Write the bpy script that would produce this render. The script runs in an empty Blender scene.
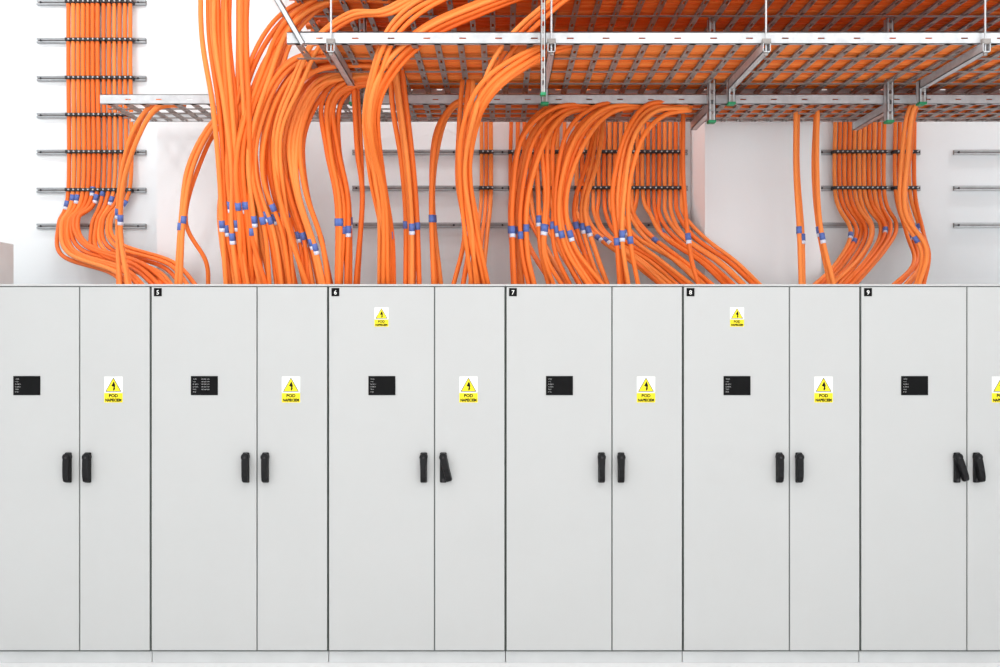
import bpy, bmesh, math, random
from mathutils import Vector, Matrix
random.seed(11)
ZC=1.862; D=5.0; F=887.5   # eye height, distance to cabinet fronts, focal length (px)
def M(px,py,Y):
    """survey helper: photo measurement + known depth -> room coordinates (m)"""
    s=(D+Y)/F
    return Vector(((px-500)*s, Y, ZC+(333.5-py)*s))

# ---------------------------------------------------------------- materials
def srgb(c):
    return tuple(((v/255)/12.92 if v/255<=0.04045 else ((v/255+0.055)/1.055)**2.4) for v in c)
def mat(name,rgb,rough=0.5,metal=0.0,var=0.04,scale=8.0,bump=0.0,bscale=60,spec=0.5):
    m=bpy.data.materials.new(name); m.use_nodes=True
    nt=m.node_tree; b=nt.nodes['Principled BSDF']
    c=srgb(rgb)
    tc=nt.nodes.new('ShaderNodeTexCoord')
    n=nt.nodes.new('ShaderNodeTexNoise'); n.inputs['Scale'].default_value=scale; n.inputs['Detail'].default_value=4
    nt.links.new(tc.outputs['Object'],n.inputs['Vector'])
    r=nt.nodes.new('ShaderNodeValToRGB')
    r.color_ramp.elements[0].position=0.3; r.color_ramp.elements[1].position=0.7
    r.color_ramp.elements[0].color=tuple(max(0,v*(1-var)) for v in c)+(1,)
    r.color_ramp.elements[1].color=tuple(min(1,v*(1+var)) for v in c)+(1,)
    nt.links.new(n.outputs['Fac'],r.inputs['Fac']); nt.links.new(r.outputs['Color'],b.inputs['Base Color'])
    b.inputs['Roughness'].default_value=rough; b.inputs['Metallic'].default_value=metal
    b.inputs['Specular IOR Level'].default_value=spec
    if bump>0:
        n2=nt.nodes.new('ShaderNodeTexNoise'); n2.inputs['Scale'].default_value=bscale
        nt.links.new(tc.outputs['Object'],n2.inputs['Vector'])
        bp=nt.nodes.new('ShaderNodeBump'); bp.inputs['Strength'].default_value=bump; bp.inputs['Distance'].default_value=0.002
        nt.links.new(n2.outputs['Fac'],bp.inputs['Height']); nt.links.new(bp.outputs['Normal'],b.inputs['Normal'])
    return m
m_wall=mat('plaster_white',(242,246,248),0.9,var=0.012,scale=1.5,bump=0.08)
m_floor=mat('floor_epoxy',(232,232,232),0.5,var=0.02,scale=2)
m_ceil=mat('ceiling_white',(244,244,244),0.9,var=0.02)
m_cab=mat('powder_coat_grey',(190,191,190),0.48,var=0.01,scale=2.0,bump=0.06,bscale=400,spec=0.35)
m_box=mat('enclosure_light_grey',(200,202,202),0.5)
m_plinth=mat('plinth_grey',(200,202,202),0.5)
m_gap=mat('rubber_gasket',(58,70,64),0.9)
m_gap2=mat('door_gap_grey',(105,110,108),0.8)
m_black=mat('black_plastic',(12,12,14),0.5,var=0.1,scale=30,spec=.25)
m_plate=mat('black_nameplate',(10,10,11),0.55,spec=.12)
m_print=mat('grey_print',(180,180,180),0.6)
m_white=mat('white_print',(240,240,238),0.6)
m_yellow=mat('warning_yellow',(247,230,10),0.5,var=0.02)
m_ink=mat('black_ink',(14,14,12),0.7,spec=.2)
m_or=[mat('cable_orange_a',(246,125,46),0.55,var=0.06,scale=3,spec=.4),
      mat('cable_orange_b',(249,139,62),0.55,var=0.06,scale=3,spec=.4),
      mat('cable_orange_c',(239,112,34),0.55,var=0.06,scale=3,spec=.4)]
m_blue=mat('tag_blue',(88,112,182),0.6)
m_tagw=mat('tag_white',(220,224,240),0.6)
m_galv=mat('galvanised_steel',(196,198,200),0.42,0.45,var=0.10,scale=25)
m_rail=mat('galvanised_rail',(165,168,171),0.45,0.45,var=0.12,scale=25)
m_galvd=mat('galvanised_steel_dull',(150,144,140),0.5,0.35,var=0.18,scale=25)
m_clamp=mat('clamp_dark',(46,44,46),0.5,0.3)
m_green=mat('green_end_cap',(30,140,90),0.5)

# ---------------------------------------------------------------- mesh builder
class B:
    def __init__(s): s.v=[]; s.f=[]; s.mi=[]; s.sm=[]; s.mats=[]
    def m(s,mt):
        if mt not in s.mats: s.mats.append(mt)
        return s.mats.index(mt)
    def add(s,vs,fs,mt,smooth=False,T=None):
        o=len(s.v); k=s.m(mt)
        for p in vs:
            p=Vector(p); s.v.append(T@p if T is not None else p)
        for f in fs:
            s.f.append([i+o for i in f]); s.mi.append(k); s.sm.append(smooth)
    def box(s,x0,x1,y0,y1,z0,z1,mt,bevel=0,T=None,seg=2):
        if bevel<=0:
            vs=[(x0,y0,z0),(x1,y0,z0),(x1,y1,z0),(x0,y1,z0),(x0,y0,z1),(x1,y0,z1),(x1,y1,z1),(x0,y1,z1)]
            fs=[(0,3,2,1),(4,5,6,7),(0,1,5,4),(1,2,6,5),(2,3,7,6),(3,0,4,7)]
            s.add(vs,fs,mt,False,T); return
        bm=bmesh.new(); bmesh.ops.create_cube(bm,size=1)
        for v in bm.verts:
            v.co=Vector(((x0+x1)/2+v.co.x*(x1-x0),(y0+y1)/2+v.co.y*(y1-y0),(z0+z1)/2+v.co.z*(z1-z0)))
        bmesh.ops.bevel(bm,geom=bm.edges[:],offset=bevel,segments=seg,affect='EDGES',profile=0.5)
        bm.verts.index_update()
        s.add([v.co.copy() for v in bm.verts],[[v.index for v in f.verts] for f in bm.faces],mt,False,T); bm.free()
    def prism(s,poly,y0,y1,mt,T=None):
        n=len(poly)
        vs=[(x,y0,z) for x,z in poly]+[(x,y1,z) for x,z in poly]
        fs=[list(range(n)),list(range(2*n-1,n-1,-1))]+[(i,i+n,(i+1)%n+n,(i+1)%n) for i in range(n)]
        s.add(vs,fs,mt,False,T)
    def cyl(s,c,axis,r,h,mt,n=16,T=None):
        ax=Vector(axis).normalized(); up=Vector((0,0,1)) if abs(ax.z)<.9 else Vector((1,0,0))
        a=ax.cross(up).normalized(); b=ax.cross(a); c=Vector(c)
        vs=[c-ax*h/2+(a*math.cos(t)+b*math.sin(t))*r for t in [2*math.pi*i/n for i in range(n)]]
        vs+=[v+ax*h for v in vs]
        fs=[list(range(n)),list(range(2*n-1,n-1,-1))]+[(i,i+n,(i+1)%n+n,(i+1)%n) for i in range(n)]
        s.add(vs,fs,mt,False,T)
    def tube(s,pts,r,mt,n=8,cap=True):
        N=len(pts); vs=[]; a=None
        for i,p in enumerate(pts):
            t=(pts[min(i+1,N-1)]-pts[max(i-1,0)]).normalized()
            if a is None:
                up=Vector((0,1,0)) if abs(t.y)<.9 else Vector((1,0,0)); a=t.cross(up).normalized()
            a=(a-t*a.dot(t)).normalized(); b=t.cross(a)
            for k in range(n):
                q=2*math.pi*k/n; vs.append(p+(a*math.cos(q)+b*math.sin(q))*r)
        fs=[(i*n+k,i*n+(k+1)%n,(i+1)*n+(k+1)%n,(i+1)*n+k) for i in range(N-1) for k in range(n)]
        if cap: fs+= [list(range(n))[::-1],list(range((N-1)*n,N*n))]
        s.add(vs,fs,mt,True)
    def obj(s,name,parent=None,origin=None):
        me=bpy.data.meshes.new(name)
        o=Vector(origin) if origin is not None else Vector((0,0,0))
        me.from_pydata([tuple(v-o) for v in s.v],[],s.f)
        for m_ in s.mats: me.materials.append(m_)
        me.polygons.foreach_set('material_index',s.mi); me.polygons.foreach_set('use_smooth',s.sm)
        me.update()
        ob=bpy.data.objects.new(name,me); bpy.context.scene.collection.objects.link(ob); ob.location=o
        if parent is not None:
            ob.parent=parent; ob.location=o-parent.location
        return ob
def text_into(b,txt,x,y,z,size,mt,align='LEFT',ext=0.0004,T=None,bold=0,sx=1):
    cu=bpy.data.curves.new('t','FONT'); cu.body=txt; cu.size=size; cu.align_x=align; cu.extrude=ext; cu.space_line=0.9
    cu.resolution_u=2; cu.offset=bold
    o=bpy.data.objects.new('t',cu); bpy.context.scene.collection.objects.link(o)
    bpy.context.view_layer.update()
    dg=bpy.context.evaluated_depsgraph_get()
    me=bpy.data.meshes.new_from_object(o.evaluated_get(dg))
    vs=[(x+v.co.x*sx,y-v.co.z,z+v.co.y) for v in me.vertices]
    b.add(vs,[list(p.vertices) for p in me.polygons],mt,False,T)
    bpy.data.objects.remove(o); bpy.data.curves.remove(cu); bpy.data.meshes.remove(me)
def empty(name,loc):
    e=bpy.data.objects.new(name,None); e.location=loc; e.empty_display_size=0.1
    bpy.context.scene.collection.objects.link(e); return e

# ---------------------------------------------------------------- room
WY=1.40; XL,XR=-6.0,6.0; YF=-7.5; CH=4.9
def slab(name,*a,mt): b=B(); b.box(*a,mt); return b.obj(name)
slab('floor',XL-.2,XR+.2,YF,WY+.2,-.1,0,mt=m_floor)
slab('wall_back',XL-.2,XR+.2,WY,WY+.2,0,CH,mt=m_wall)
slab('wall_left',XL-.2,XL,YF,WY,0,CH,mt=m_wall)
slab('wall_right',XR,XR+.2,YF,WY,0,CH,mt=m_wall)
slab('ceiling',XL-.2,XR+.2,YF,WY+.2,CH,CH+.15,mt=m_ceil)
PY=0.95
for x0,x1 in ((M(157,0,PY).x,M(270,0,PY).x),(M(705,0,PY).x,M(821,0,PY).x)):
    slab('wall_pillar',x0,x1,PY,WY,0,CH,mt=m_wall)

# ---------------------------------------------------------------- cabinets
ZB=0.073; ZD=2.124; ZT=2.14; DEP=0.72
def warning_sign(b,cx,zc,w,h,y):
    x0,x1=cx-w/2,cx+w/2; z0,z1=zc-h/2,zc+h/2; zm=z0+h*0.38
    b.box(x0,x1,y-.0012,y,zm,z1,m_white)
    b.box(x0,x1,y-.0014,y,z0,zm-h*.02,m_yellow)
    zs=zm+h*.04; zt=z1-h*.04; hw=w*.43
    def tri(k,mt,yy):
        cz=zs+(zt-zs)/3
        P=[(cx-hw,zs),(cx+hw,zs),(cx,zt)]
        P=[(cx+(p[0]-cx)*k,cz+(p[1]-cz)*k) for p in P]
        b.prism(P,yy,y-.001,mt)
    tri(1,m_ink,y-.0018); tri(.88,m_yellow,y-.0024)
    u=(zt-zs)
    def q(a,c): return (cx+a*u,zs+c*u)
    b.prism([q(-.02,.36),q(.0,.36),q(.14,.44),q(.04,.74),q(-.14,.40)],y-.003,y-.002,m_ink)
    b.prism([q(.02,.06),q(.15,.22),q(.10,.24),q(.14,.44),q(.02,.40),q(.01,.22),q(-.04,.22)],y-.003,y-.002,m_ink)
    text_into(b,'POD',cx,y-.0018,z0+h*.205,h*.17,m_ink,'CENTER',bold=h*.007)
    text_into(b,'NAPIECIEM',cx,y-.0018,z0+h*.04,h*.155,m_ink,'CENTER',bold=h*.007,sx=.82)
def handle(b,cx,zt,ang,y):
    """swing handle: escutcheon, pivot boss, lever, lock barrel"""
    L=.170
    b.box(cx-.019,cx+.019,y-.014,y,zt-L,zt,m_black,.006)
    b.cyl((cx,y-.015,zt-L+.015),(0,1,0),.009,.006,m_clamp)
    T=Matrix.Translation((cx,0,zt-.024))@Matrix.Rotation(math.radians(ang),4,'Y')@Matrix.Translation((-cx,0,-(zt-.024)))
    b.cyl((cx,y-.02,zt-.024),(0,1,0),.022,.028,m_black,24,T)
    prof=[(-.015,.017,.034),(.0,.021,.037),(.03,.021,.041),(.07,.019,.046),(.11,.019,.044),(.135,.019,.036),(.142,.014,.030)]
    vs=[];fs=[]
    for d,hw,o in prof:
        z=zt-.022-d
        vs+=[(cx-hw,y-.016,z),(cx-hw*.8,y-o,z),(cx+hw*.8,y-o,z),(cx+hw,y-.016,z)]
    for i in range(len(prof)-1):
        for k in range(4):
            fs.append((i*4+k,(i+1)*4+k,(i+1)*4+(k+1)%4,i*4+(k+1)%4))
    fs+= [(0,1,2,3),tuple(len(prof)*4-1-k for k in range(4))]
    b.add(vs,fs,m_black,False,T)
    b.cyl((cx,y-.0385,zt-.026),(0,1,0),.006,.006,m_clamp,12,T)
HANG={4:(0,0),5:(0,0),6:(0,-14),7:(0,0),8:(0,0),9:(-18,-9),10:(0,0),3:(0,0),11:(0,0)}
for k in range(3,11):
    X0=(150.5+177.5*(k-5)-500)/177.5; XS=X0+.6; X1=X0+1.0
    e=empty('electrical_cabinet',(X0+.5,DEP/2,0))
    b=B()
    b.box(X0+.001,X1-.001,.022,DEP,ZB,ZT-.004,m_cab)
    b.box(X0+.0,X1-.0,-.004,DEP,ZT-.012,ZT,m_cab,.003)
    b.box(X0+.002,X1-.002,.012,.021,ZB,ZT-.012,m_gap)
    b.box(XS-.004,XS+.004,.008,.02,ZB,ZT-.012,m_gap2)
    b.obj('carcass',e)
    b=B(); b.box(X0+.002,X1-.002,.022,DEP-.02,0,ZB-.010,m_plinth,.002)
    b.box(X0+.001,X1-.001,.024,DEP-.01,ZB-.010,ZB,m_gap2)
    b.obj('plinth',e)
    b=B(); b.box(X0+.006,XS-.0035,0,.018,ZB+.004,ZD,m_cab,.002)
    b.obj('wide_door',e)
    b=B(); b.box(XS+.0035,X1-.006,0,.018,ZB+.004,ZD,m_cab,.002)
    b.obj('narrow_door',e)
    b=B(); handle(b,XS-.060,M(0,453,-.03).z,HANG[k][0],0); handle(b,XS+.050,M(0,453,-.03).z,HANG[k][1],0); b.obj('swing_handles',e)
    b=B(); x=X0+.228; zt=ZC+(333.5-376)/177.5
    b.box(x,x+.152,-.003,0,zt-.108,zt,m_plate,.001)
    rows=['+%d R%d'%(k,k),'= %d.1'%k,'Pz 400 V','In 630 A','TN-S','IP 30']
    for i,t in enumerate(rows): text_into(b,t,x+.012,-.0034,zt-.020-i*.0145,.0085,m_print)
    if k==5:
        for i in range(5): text_into(b,'F%02d Q%02d  kW'%(i+3,i*2+1),x+.06,-.0034,zt-.020-i*.0145,.008,m_print)
    b.obj('nameplate',e)
    b=B(); b.box(X0+.02,X0+.064,-.003,0,ZD-.052,ZD-.006,m_plate,.001)
    text_into(b,str(k),X0+.042,-.0034,ZD-.042,.034,m_white,'CENTER',bold=.0004); b.obj('number_plate',e)
    b=B(); warning_sign(b,X0+(291-150.5)/177.5,ZC+(333.5-389.5)/177.5,.103,.146,0)
    b.obj('warning_sign',e)
    if k in (6,8):
        b=B(); cx=(381.5-500)/177.5 if k==6 else (737-500)/177.5
        warning_sign(b,cx,ZC+(333.5-317)/177.5,.078,.108,0); b.obj('warning_sign_small',e)

b=B(); p=M(14,244,.5)
b.box(p.x-.5,p.x,.3,.5,ZT,p.z,m_box,.006); b.box(p.x-.47,p.x-.03,.29,.30,ZT+.02,p.z-.02,m_box,.003)
b.obj('enclosure_box')

# ---------------------------------------------------------------- slotted channels / trays
def slotted(b,p0,p1,h,mt,thick=.004,flange=.02,fdir=1,slot=.05,gap=.035):
    x0,x1,y,z=p0[0],p1[0],p0[1],p0[2]
    b.box(x0,x1,y,y+thick,z,z+h*.42,mt); b.box(x0,x1,y,y+thick,z+h*.54,z+h,mt)
    x=x0
    while x<x1:
        b.box(x,min(x+slot*3,x1),y,y+thick,z+h*.42,z+h*.54,mt); x+=slot*3+gap
    b.box(x0,x1,min(y,y+flange*fdir),max(y,y+flange*fdir),z,z+thick*.8,mt)
    b.box(x0,x1,min(y,y+flange*fdir),max(y,y+flange*fdir),z+h-thick*.8,z+h,mt)
def tray(name,x0,x1,y0,y1,z,h,pitch=.12,rw=.032,straps=3,dull=m_galvd):
    b=B()
    slotted(b,(x0,y0,z),(x1,y0,z),h,m_galv,fdir=1); slotted(b,(x0,y1-.004,z),(x1,y1-.004,z),h,m_galv,fdir=-1)
    x=x0+.04
    while x<x1:
        n=max(2,int((y1-y0)/.16)); L=(y1-y0)/n
        b.box(x,x+rw*.28,y0+.004,y1-.004,z,z+.012,dull); b.box(x+rw*.72,x+rw,y0+.004,y1-.004,z,z+.012,dull)
        for i in range(n):
            b.box(x+rw*.28,x+rw*.72,y0+i*L+.004,y0+i*L+L*.72,z,z+.003,dull)
        x+=pitch
    for i in range(straps):
        y=y0+(y1-y0)*(i+1)/(straps+1)
        b.box(x0,x1,y-.013,y+.013,z-.003,z,dull)
    return b.obj(name)
ZL=ZC+1.495; ZR=ZC+1.38; ZU=ZC+1.86
XE=4.4
main_tray=tray('cable_tray',-1.10,XE,-.42,.55,ZL,.06)
tray('cable_tray',M(100,0,.337).x,XE,.337,.79,ZR,.058,pitch=.10)
tray('cable_tray',-1.30,XE,-.35,.75,ZU,.06)

# ---------------------------------------------------------------- cables
def cr(P,n=9):
    out=[]; Q=[P[0]*2-P[1]]+P+[P[-1]*2-P[-2]]
    for i in range(1,len(Q)-2):
        a,b_,c,d=Q[i-1:i+3]
        for k in range(n):
            t=k/n; out.append(.5*((2*b_)+(c-a)*t+(2*a-5*b_+4*c-d)*t*t+(3*b_-a-3*c+d)*t**3))
    out.append(P[-1]); return out
def bundle(name,ctrl,n,r=.0148,jit=2.2,tags=(),tagp=.85,clamps=()):
    """ctrl: (px,py,Y,hx,hy,hd)"""
    b=B(); jit*=.5
    us=[(-1+2*(i+.5)/n) for i in range(n)]
    for i,u in enumerate(us):
        lay=random.uniform(-1,1); P=[]
        sh=random.gauss(0,1.0)
        uu=u
        for j,c in enumerate(ctrl):
            px,py,Y,hx=c[:4]; hy=c[4] if len(c)>4 else 0; hd=c[5] if len(c)>5 else .05
            straight=Y>1.25
            jx=0 if straight else random.gauss(0,jit)+sh*jit*.8
            jy=0 if (straight or j==0) else random.gauss(0,jit)
            if not straight and j>1: uu=max(-1.1,min(1.1,uu+random.gauss(0,.05)))
            P.append(M(px+uu*hx+jx,py+uu*hy+jy,Y+(0 if straight else lay*hd)))
        if ctrl[-1][1]>284:
            e=P[-1]; P[-1]=Vector((e.x,max(.06,min(.66,e.y)),ZT-.01))
        S=cr(P); mt=random.choice(m_or)
        b.tube(S,r*random.uniform(.9,1.07),mt)
        for tp in tags:
            if random.random()<tagp:
                ty=tp+random.uniform(-7,7)
                best=min(range(3,len(S)-4),key=lambda q:abs((333.5-(S[q].z-ZC)*F/(D+S[q].y))-ty))
                a=S[best]; d=(S[best+1]-S[best-1]).normalized()
                b.tube([a-d*.022,a+d*.022],r*1.22,m_blue,8)
                if random.random()<.6: b.tube([a+d*.022,a+d*.044],r*1.18,m_tagw,8)
        for cp in clamps:
            best=min(range(len(S)),key=lambda q:abs((333.5-(S[q].z-ZC)*F/(D+S[q].y))-cp))
            a=M(500,cp,1.34); x=S[best].x
            b.box(x-.019,x+.019,a.y-.022,WY-.024,a.z-.012,a.z+.012,m_clamp,.004,seg=1)
            b.cyl((x+.012,a.y-.024,a.z),(0,1,0),.006,.008,m_galv,8)
    return b.obj(name)
N='orange_cable_bundle'
bundle(N,[(228,-60,.0,24),(227,30,.0,23),(233,105,.0,17),(238,170,.1,16),(240,230,.22,15),(250,292,.3,20)],17,tags=(230,),jit=2.8)
bundle(N,[(385,0,.0,10,3),(330,-2,.0,8,4),(290,22,.0,8,8),(262,75,.0,14,6),(242,150,.05,12,0),(246,230,.2,14),(250,292,.35,18)],9,tags=(210,),jit=3.2)
bundle(N,[(400,60,.0,0,7),(330,58,.0,5,7),(292,74,.0,12,6),(266,120,.05,12,2),(263,175,.1,14),(278,235,.2,14),(288,292,.3,18)],11,tags=(215,),jit=3)
bundle(N,[(400,72,.15,0,6),(345,74,.15,4,6),(312,88,.12,10,6),(290,135,.12,14,2),(294,190,.15,12),(310,240,.25,12),(318,292,.3,14)],9,tags=(240,),jit=3)
bundle(N,[(390,80,.2,0,4),(350,84,.2,8,4),(330,105,.2,10,3),(333,150,.2,9),(343,205,.25,8),(343,292,.3,9)],7,tags=(228,),jit=2.2)
bundle(N,[(262,120,.45,5),(236,160,.35,6),(224,210,.3,8),(232,292,.3,8)],4,jit=3)
# dropping from the upper tray, behind the big tray's front rail
RT=.0125
bundle(N,[(620,-30,-.22,0,3),(530,-10,-.26,5,5),(470,12,-.30,5,7),(424,34,-.34,8,5),(388,68,-.35,10,3),(372,112,-.28,8),(377,175,.0,8),(387,235,.2,8),(387,292,.3,9)],6,r=RT,jit=1.5,tags=(232,),tagp=.4)
bundle(N,[(520,-30,-.22,0,3),(440,-4,-.30,6,4),(398,26,-.34,7,4),(377,72,-.34,6),(368,130,-.2,4),(382,200,.1,5),(384,292,.3,6)],3,r=RT,jit=1.5)
bundle(N,[(480,-26,-.25,0,3),(420,-6,-.30,5,4),(385,12,-.34,7,4),(352,14,-.3,6,3),(318,40,-.2,6,3),(296,80,-.1,5,3),(276,140,.0,5),(284,230,.2,5),(290,292,.3,6)],3,r=RT,jit=1.5)
bundle(N,[(640,-30,-.22,0,4),(580,-12,-.28,5,5),(536,18,-.34,8,5),(500,58,-.34,8,4),(478,110,-.3,6),(466,170,-.05,5),(474,230,.15,5),(478,292,.3,6)],3,r=RT,jit=1.5)
bundle(N,[(650,42,-.28,0,2),(570,44,-.3,5,4),(522,62,-.35,8,4),(485,94,-.34,8,3),(467,140,-.15,6),(468,205,.1,6),(483,292,.3,10)],6,r=.013,jit=1.5,tags=(228,),tagp=.6)
bundle(N,[(395,62,.05,8),(399,105,.08,8),(407,160,.12,7),(412,220,.25,7),(412,292,.3,9)],5,jit=1.5,tags=(228,))
bundle(N,[(468,80,.1,9),(466,120,.1,8),(462,180,.15,7),(470,235,.25,9),(462,292,.3,14)],3,jit=2,tags=(228,),tagp=.6)
bundle(N,[(475,98,.4,0,2),(452,108,.35,4,2),(436,140,.3,3),(432,200,.3,3),(437,292,.35,8)],3,jit=2,tags=(228,))
bundle(N,[(355,85,.2,4),(359,150,.25,3),(362,200,.3,2),(357,292,.35,3)],2,jit=1.5)
# loops out of the rear tray
bundle(N,[(600,106,.42,0,2),(558,110,.36,8,4),(532,142,.3,14,4),(519,200,.3,11),(519,250,.32,9),(524,292,.35,14)],7,jit=2.2,tags=(232,))
bundle(N,[(590,104,.42,0,2),(560,112,.36,8,3),(546,140,.3,10,3),(546,195,.3,8),(545,250,.3,8),(560,292,.35,14)],4,jit=2.2,tags=(228,))
bundle(N,[(645,105,.42,0,2),(604,110,.36,8,4),(575,140,.3,12,4),(560,195,.3,9),(567,245,.32,9),(592,292,.35,16)],6,jit=2.2,tags=(232,))
bundle(N,[(690,108,.42,0,2),(655,110,.36,8,4),(632,138,.3,10,3),(621,190,.3,8),(622,240,.3,7),(628,292,.35,10)],6,jit=2,tags=(238,),tagp=1)
bundle(N,[(600,112,.6,5),(592,160,.5,8),(578,210,.42,8),(590,255,.4,8),(604,292,.4,10)],3,jit=2,tags=(232,))
# wall mounted runs
bundle(N,[(629,40,1.34,55),(629,110,1.34,55),(629,192,1.34,55),(632,216,1.18,54,-1,.02),(648,238,.90,54,0,.01),(682,262,.78,54,0,.03),(714,292,.55,52)],20,clamps=(152,188),tags=(236,),tagp=.4,jit=.6)
bundle(N,[(538,40,1.34,30),(538,110,1.34,30),(538,200,1.34,30),(552,240,1.0,30,-4),(580,292,.55,30)],9,clamps=(152,188),jit=1.2)
bundle(N,[(486,40,1.34,7),(486,110,1.34,7),(486,195,1.34,7),(483,235,1.1,7),(476,292,.6,8)],3,clamps=(152,188),jit=1.5)
bundle(N,[(860,40,1.34,27),(860,110,1.34,27),(860,195,1.34,27),(874,228,1.22,24,-4),(862,256,.95,28,-8),(830,292,.6,22)],11,clamps=(152,188),tags=(236,),tagp=.3,jit=1.2)
bundle(N,[(905,40,1.34,12),(905,110,1.34,12),(905,190,1.34,12),(916,232,1.2,11),(921,262,.9,10),(900,292,.6,16)],5,clamps=(152,188),tags=(232,),tagp=.5,jit=1.5)
bundle(N,[(925,98,.4,3),(912,110,.4,5),(906,150,.5,6),(904,210,.6,5),(925,250,.6,5),(918,292,.5,6)],3,jit=1.5,tags=(235,))
bundle(N,[(797,105,.6,2),(797,170,.6,2),(801,230,.55,2),(803,292,.5,3)],2,jit=1,tags=(238,),tagp=1)
bundle(N,[(817,105,.6,2),(815,170,.6,3),(819,230,.55,3),(833,292,.5,5)],2,jit=1,tags=(235,),tagp=1)
bundle(N,[(683,110,.6,2),(684,180,.6,2),(690,250,.55,3),(700,292,.5,3)],1,jit=1,tags=(235,))
LC=(2,40,78,115,152,190)
bundle(N,[(83,-60,1.34,17),(83,60,1.34,17),(83,190,1.34,17),(68,222,1.25,12,-4,.03),(76,250,1.05,16,-7),(125,268,.8,18,-6),(150,292,.55,28)],7,clamps=LC,tags=(200,),tagp=.9,jit=1.2)
bundle(N,[(117,-60,1.34,16),(117,60,1.34,16),(117,185,1.34,16),(102,222,1.25,12,-4,.03),(108,250,1.0,14,-8),(160,268,.8,18,-8),(180,292,.55,28)],6,clamps=LC,tags=(200,),tagp=.8,jit=1.2)
bundle(N,[(185,104,.5,0,2),(155,106,.42,5,3),(136,135,.45,5,2),(121,185,.6,4),(119,235,.7,4),(125,292,.6,10)],4,jit=1.5,tags=(214,),tagp=1)
bundle(N,[(240,108,.42,0,2),(214,122,.38,3,3),(190,165,.35,4),(181,220,.35,3),(178,292,.35,4)],2,jit=1.5,tags=(225,))
bundle(N,[(262,112,.42,0,2),(222,124,.38,3,2),(200,165,.35,2),(185,220,.35,2),(205,262,.4,3),(208,292,.45,3)],1,jit=1.5)

def tray_fill(x0,x1,y0,y1,z,n,layers=2,r=.0145):
    b=B()
    for L in range(layers):
        for i in range(n):
            y=y0+(y1-y0)*(i+.5)/n; P=[]; x=x0+random.uniform(0,.12)
            while x<x1:
                P.append(Vector((x,min(y1,max(y0,y+random.gauss(0,.008))),z+r+L*.027+random.uniform(0,.006)))); x+=.3
            b.tube(cr(P,4),r,random.choice(m_or),6)
    return b.obj('tray_cable_bundle')
tray_fill(-.98,XE-.02,-.38,.50,ZL+.014,27)
tray_fill(-.60,XE-.02,.37,.75,ZR+.014,12)
tray_fill(-1.2,XE-.02,-.31,.70,ZU+.014,30)

# ---------------------------------------------------------------- supports
def strutv(b,x,y,z0,z1,w=.042,cap=True):
    t=.004
    b.box(x-w/2,x-w/2+t,y,y+w,z0,z1,m_galv); b.box(x+w/2-t,x+w/2,y,y+w,z0,z1,m_galv)
    b.box(x-w/2,x-w/2+w*.3,y,y+t,z0,z1,m_galv); b.box(x+w/2-w*.3,x+w/2,y,y+t,z0,z1,m_galv)
    z=z0
    while z<z1-.001:
        b.box(x-w/2+w*.3,x+w/2-w*.3,y,y+t,z,min(z+.035,z1),m_galvd); z+=.06
    if cap: b.box(x-w*.55,x+w*.55,y-.004,y+w+.004,z0-.016,z0,m_green,.003)
def arm(b,x,y0,y1,z,w=.04,h=.05):
    t=.004
    b.box(x-w/2,x+w/2,y0,y1,z,z+t,m_galv); b.box(x-w/2,x-w/2+t,y0,y1,z,z+h,m_galv); b.box(x+w/2-t,x+w/2,y0,y1,z,z+h,m_galv)
for px in (352,545,733,925,1110):
    X=M(px,0,.20).x; b=B()
    arm(b,X,-.46,.22,ZL-.054)
    b.cyl((X,-.445,(ZL-.06+CH)/2),(0,0,1),.005,CH-ZL+.06,m_galv,8)
    b.cyl((X,-.445,ZL-.062),(0,0,1),.010,.014,m_galvd,6)
    b.box(X-.022,X+.022,-.46,-.44,ZL-.012,ZL+.015,m_galvd,.002)
    strutv(b,X,.225,ZL-.13,ZL-.004)
    b.obj('tray_support_bracket')
for px in (362,712,890,1060):
    X=M(px,0,.29).x; b=B()
    strutv(b,X,.285,M(0,120,.29).z,CH,cap=True)
    arm(b,X,.285,.80,ZR-.052)
    b.obj('tray_hanger_strut')
b=B(); X=M(543,0,-.47).x; strutv(b,X,-.49,M(0,92,-.49).z,CH,w=.026); b.obj('tray_hanger_strut')
b=B(); a=M(303,52,-.44)
T=Matrix.Translation((a.x,-.455,ZL-.01))@Matrix.Rotation(math.radians(-30),4,'Y')
b.box(-.014,.014,0,.004,0,.62,m_galv,T=T); b.box(-.014,-.010,0,.028,0,.62,m_galv,T=T); b.box(.010,.014,0,.028,0,.62,m_galv,T=T)
b.obj('tray_end_brace',main_tray)

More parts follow.
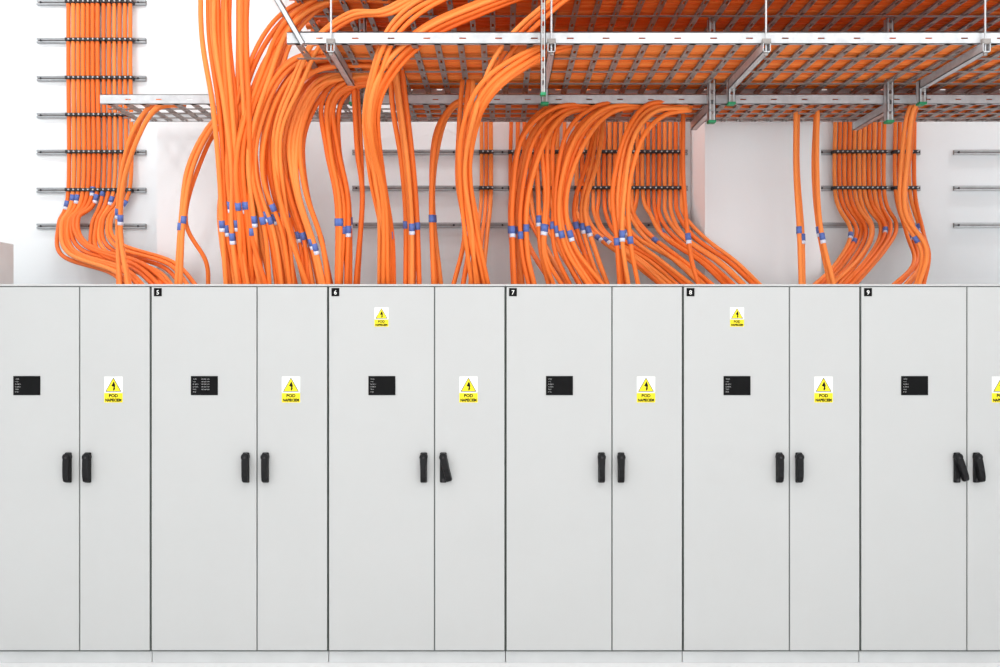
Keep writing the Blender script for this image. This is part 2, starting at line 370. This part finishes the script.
# ---------------------------------------------------------------- wall rails
def rail(pxa,pxb,py,g=m_rail):
    a=M(pxa,py,WY-.03); c=M(pxb,py,WY-.03); b=B(); z=a.z
    b.box(a.x,c.x,WY-.024,WY-.020,z-.016,z-.004,g); b.box(a.x,c.x,WY-.024,WY-.020,z+.004,z+.016,g)
    b.box(a.x,c.x,WY-.024,WY,z-.018,z-.015,g); b.box(a.x,c.x,WY-.024,WY,z+.015,z+.018,g)
    b.box(a.x,c.x,WY-.008,WY,z-.015,z+.015,m_galvd)
    x=a.x+.03
    while x<c.x: b.cyl((x,WY-.02,z),(0,1,0),.008,.012,m_clamp,8); x+=.35
    b.obj('wall_mounting_rail')
for py in (2,40,78,115,152,190,226): rail(36,145,py)
for py in (152,188,225): rail(352,688,py); rail(818,921,py); rail(955,1100,py,m_galv)

# ---------------------------------------------------------------- luminaires, all out of view
def unseen_luminaire(x,y,lx,ly,en):
    e=empty('unseen_ceiling_luminaire',(x,y,CH-.1))
    b=B(); b.box(x-lx/2,x+lx/2,y-ly/2,y+ly/2,CH-.06,CH,m_white,.005); b.obj('housing',e)
    l=bpy.data.lights.new('tube','AREA'); l.shape='RECTANGLE'; l.size=lx*.9; l.size_y=ly*.97; l.energy=en; l.color=(1,.995,.99)
    lo=bpy.data.objects.new('tube',l); bpy.context.scene.collection.objects.link(lo); lo.parent=e; lo.location=(0,0,.03)
for x in (-3.6,-1.2,1.2,3.6): unseen_luminaire(x,-2.6,.16,3.0,44)
for x in (-4.2,-2.3): unseen_luminaire(x,.55,1.5,.16,13)  # added wall washers, out of view, to brighten the left back wall
for x in (0,4.4): unseen_luminaire(x,.95,1.6,.12,22)  # more added washers, lifting the wall behind the trays
w=bpy.data.worlds.new('world'); bpy.context.scene.world=w; w.use_nodes=True
w.node_tree.nodes['Background'].inputs[0].default_value=(.985,.993,1,1); w.node_tree.nodes['Background'].inputs[1].default_value=1.88

cam=bpy.data.cameras.new('camera'); cam.sensor_width=36; cam.lens=F*36/1000
co=bpy.data.objects.new('camera',cam); bpy.context.scene.collection.objects.link(co)
co.location=(0,-D,ZC); co.rotation_euler=(math.radians(90),0,0); bpy.context.scene.camera=co
bpy.context.scene.view_settings.view_transform='Standard'
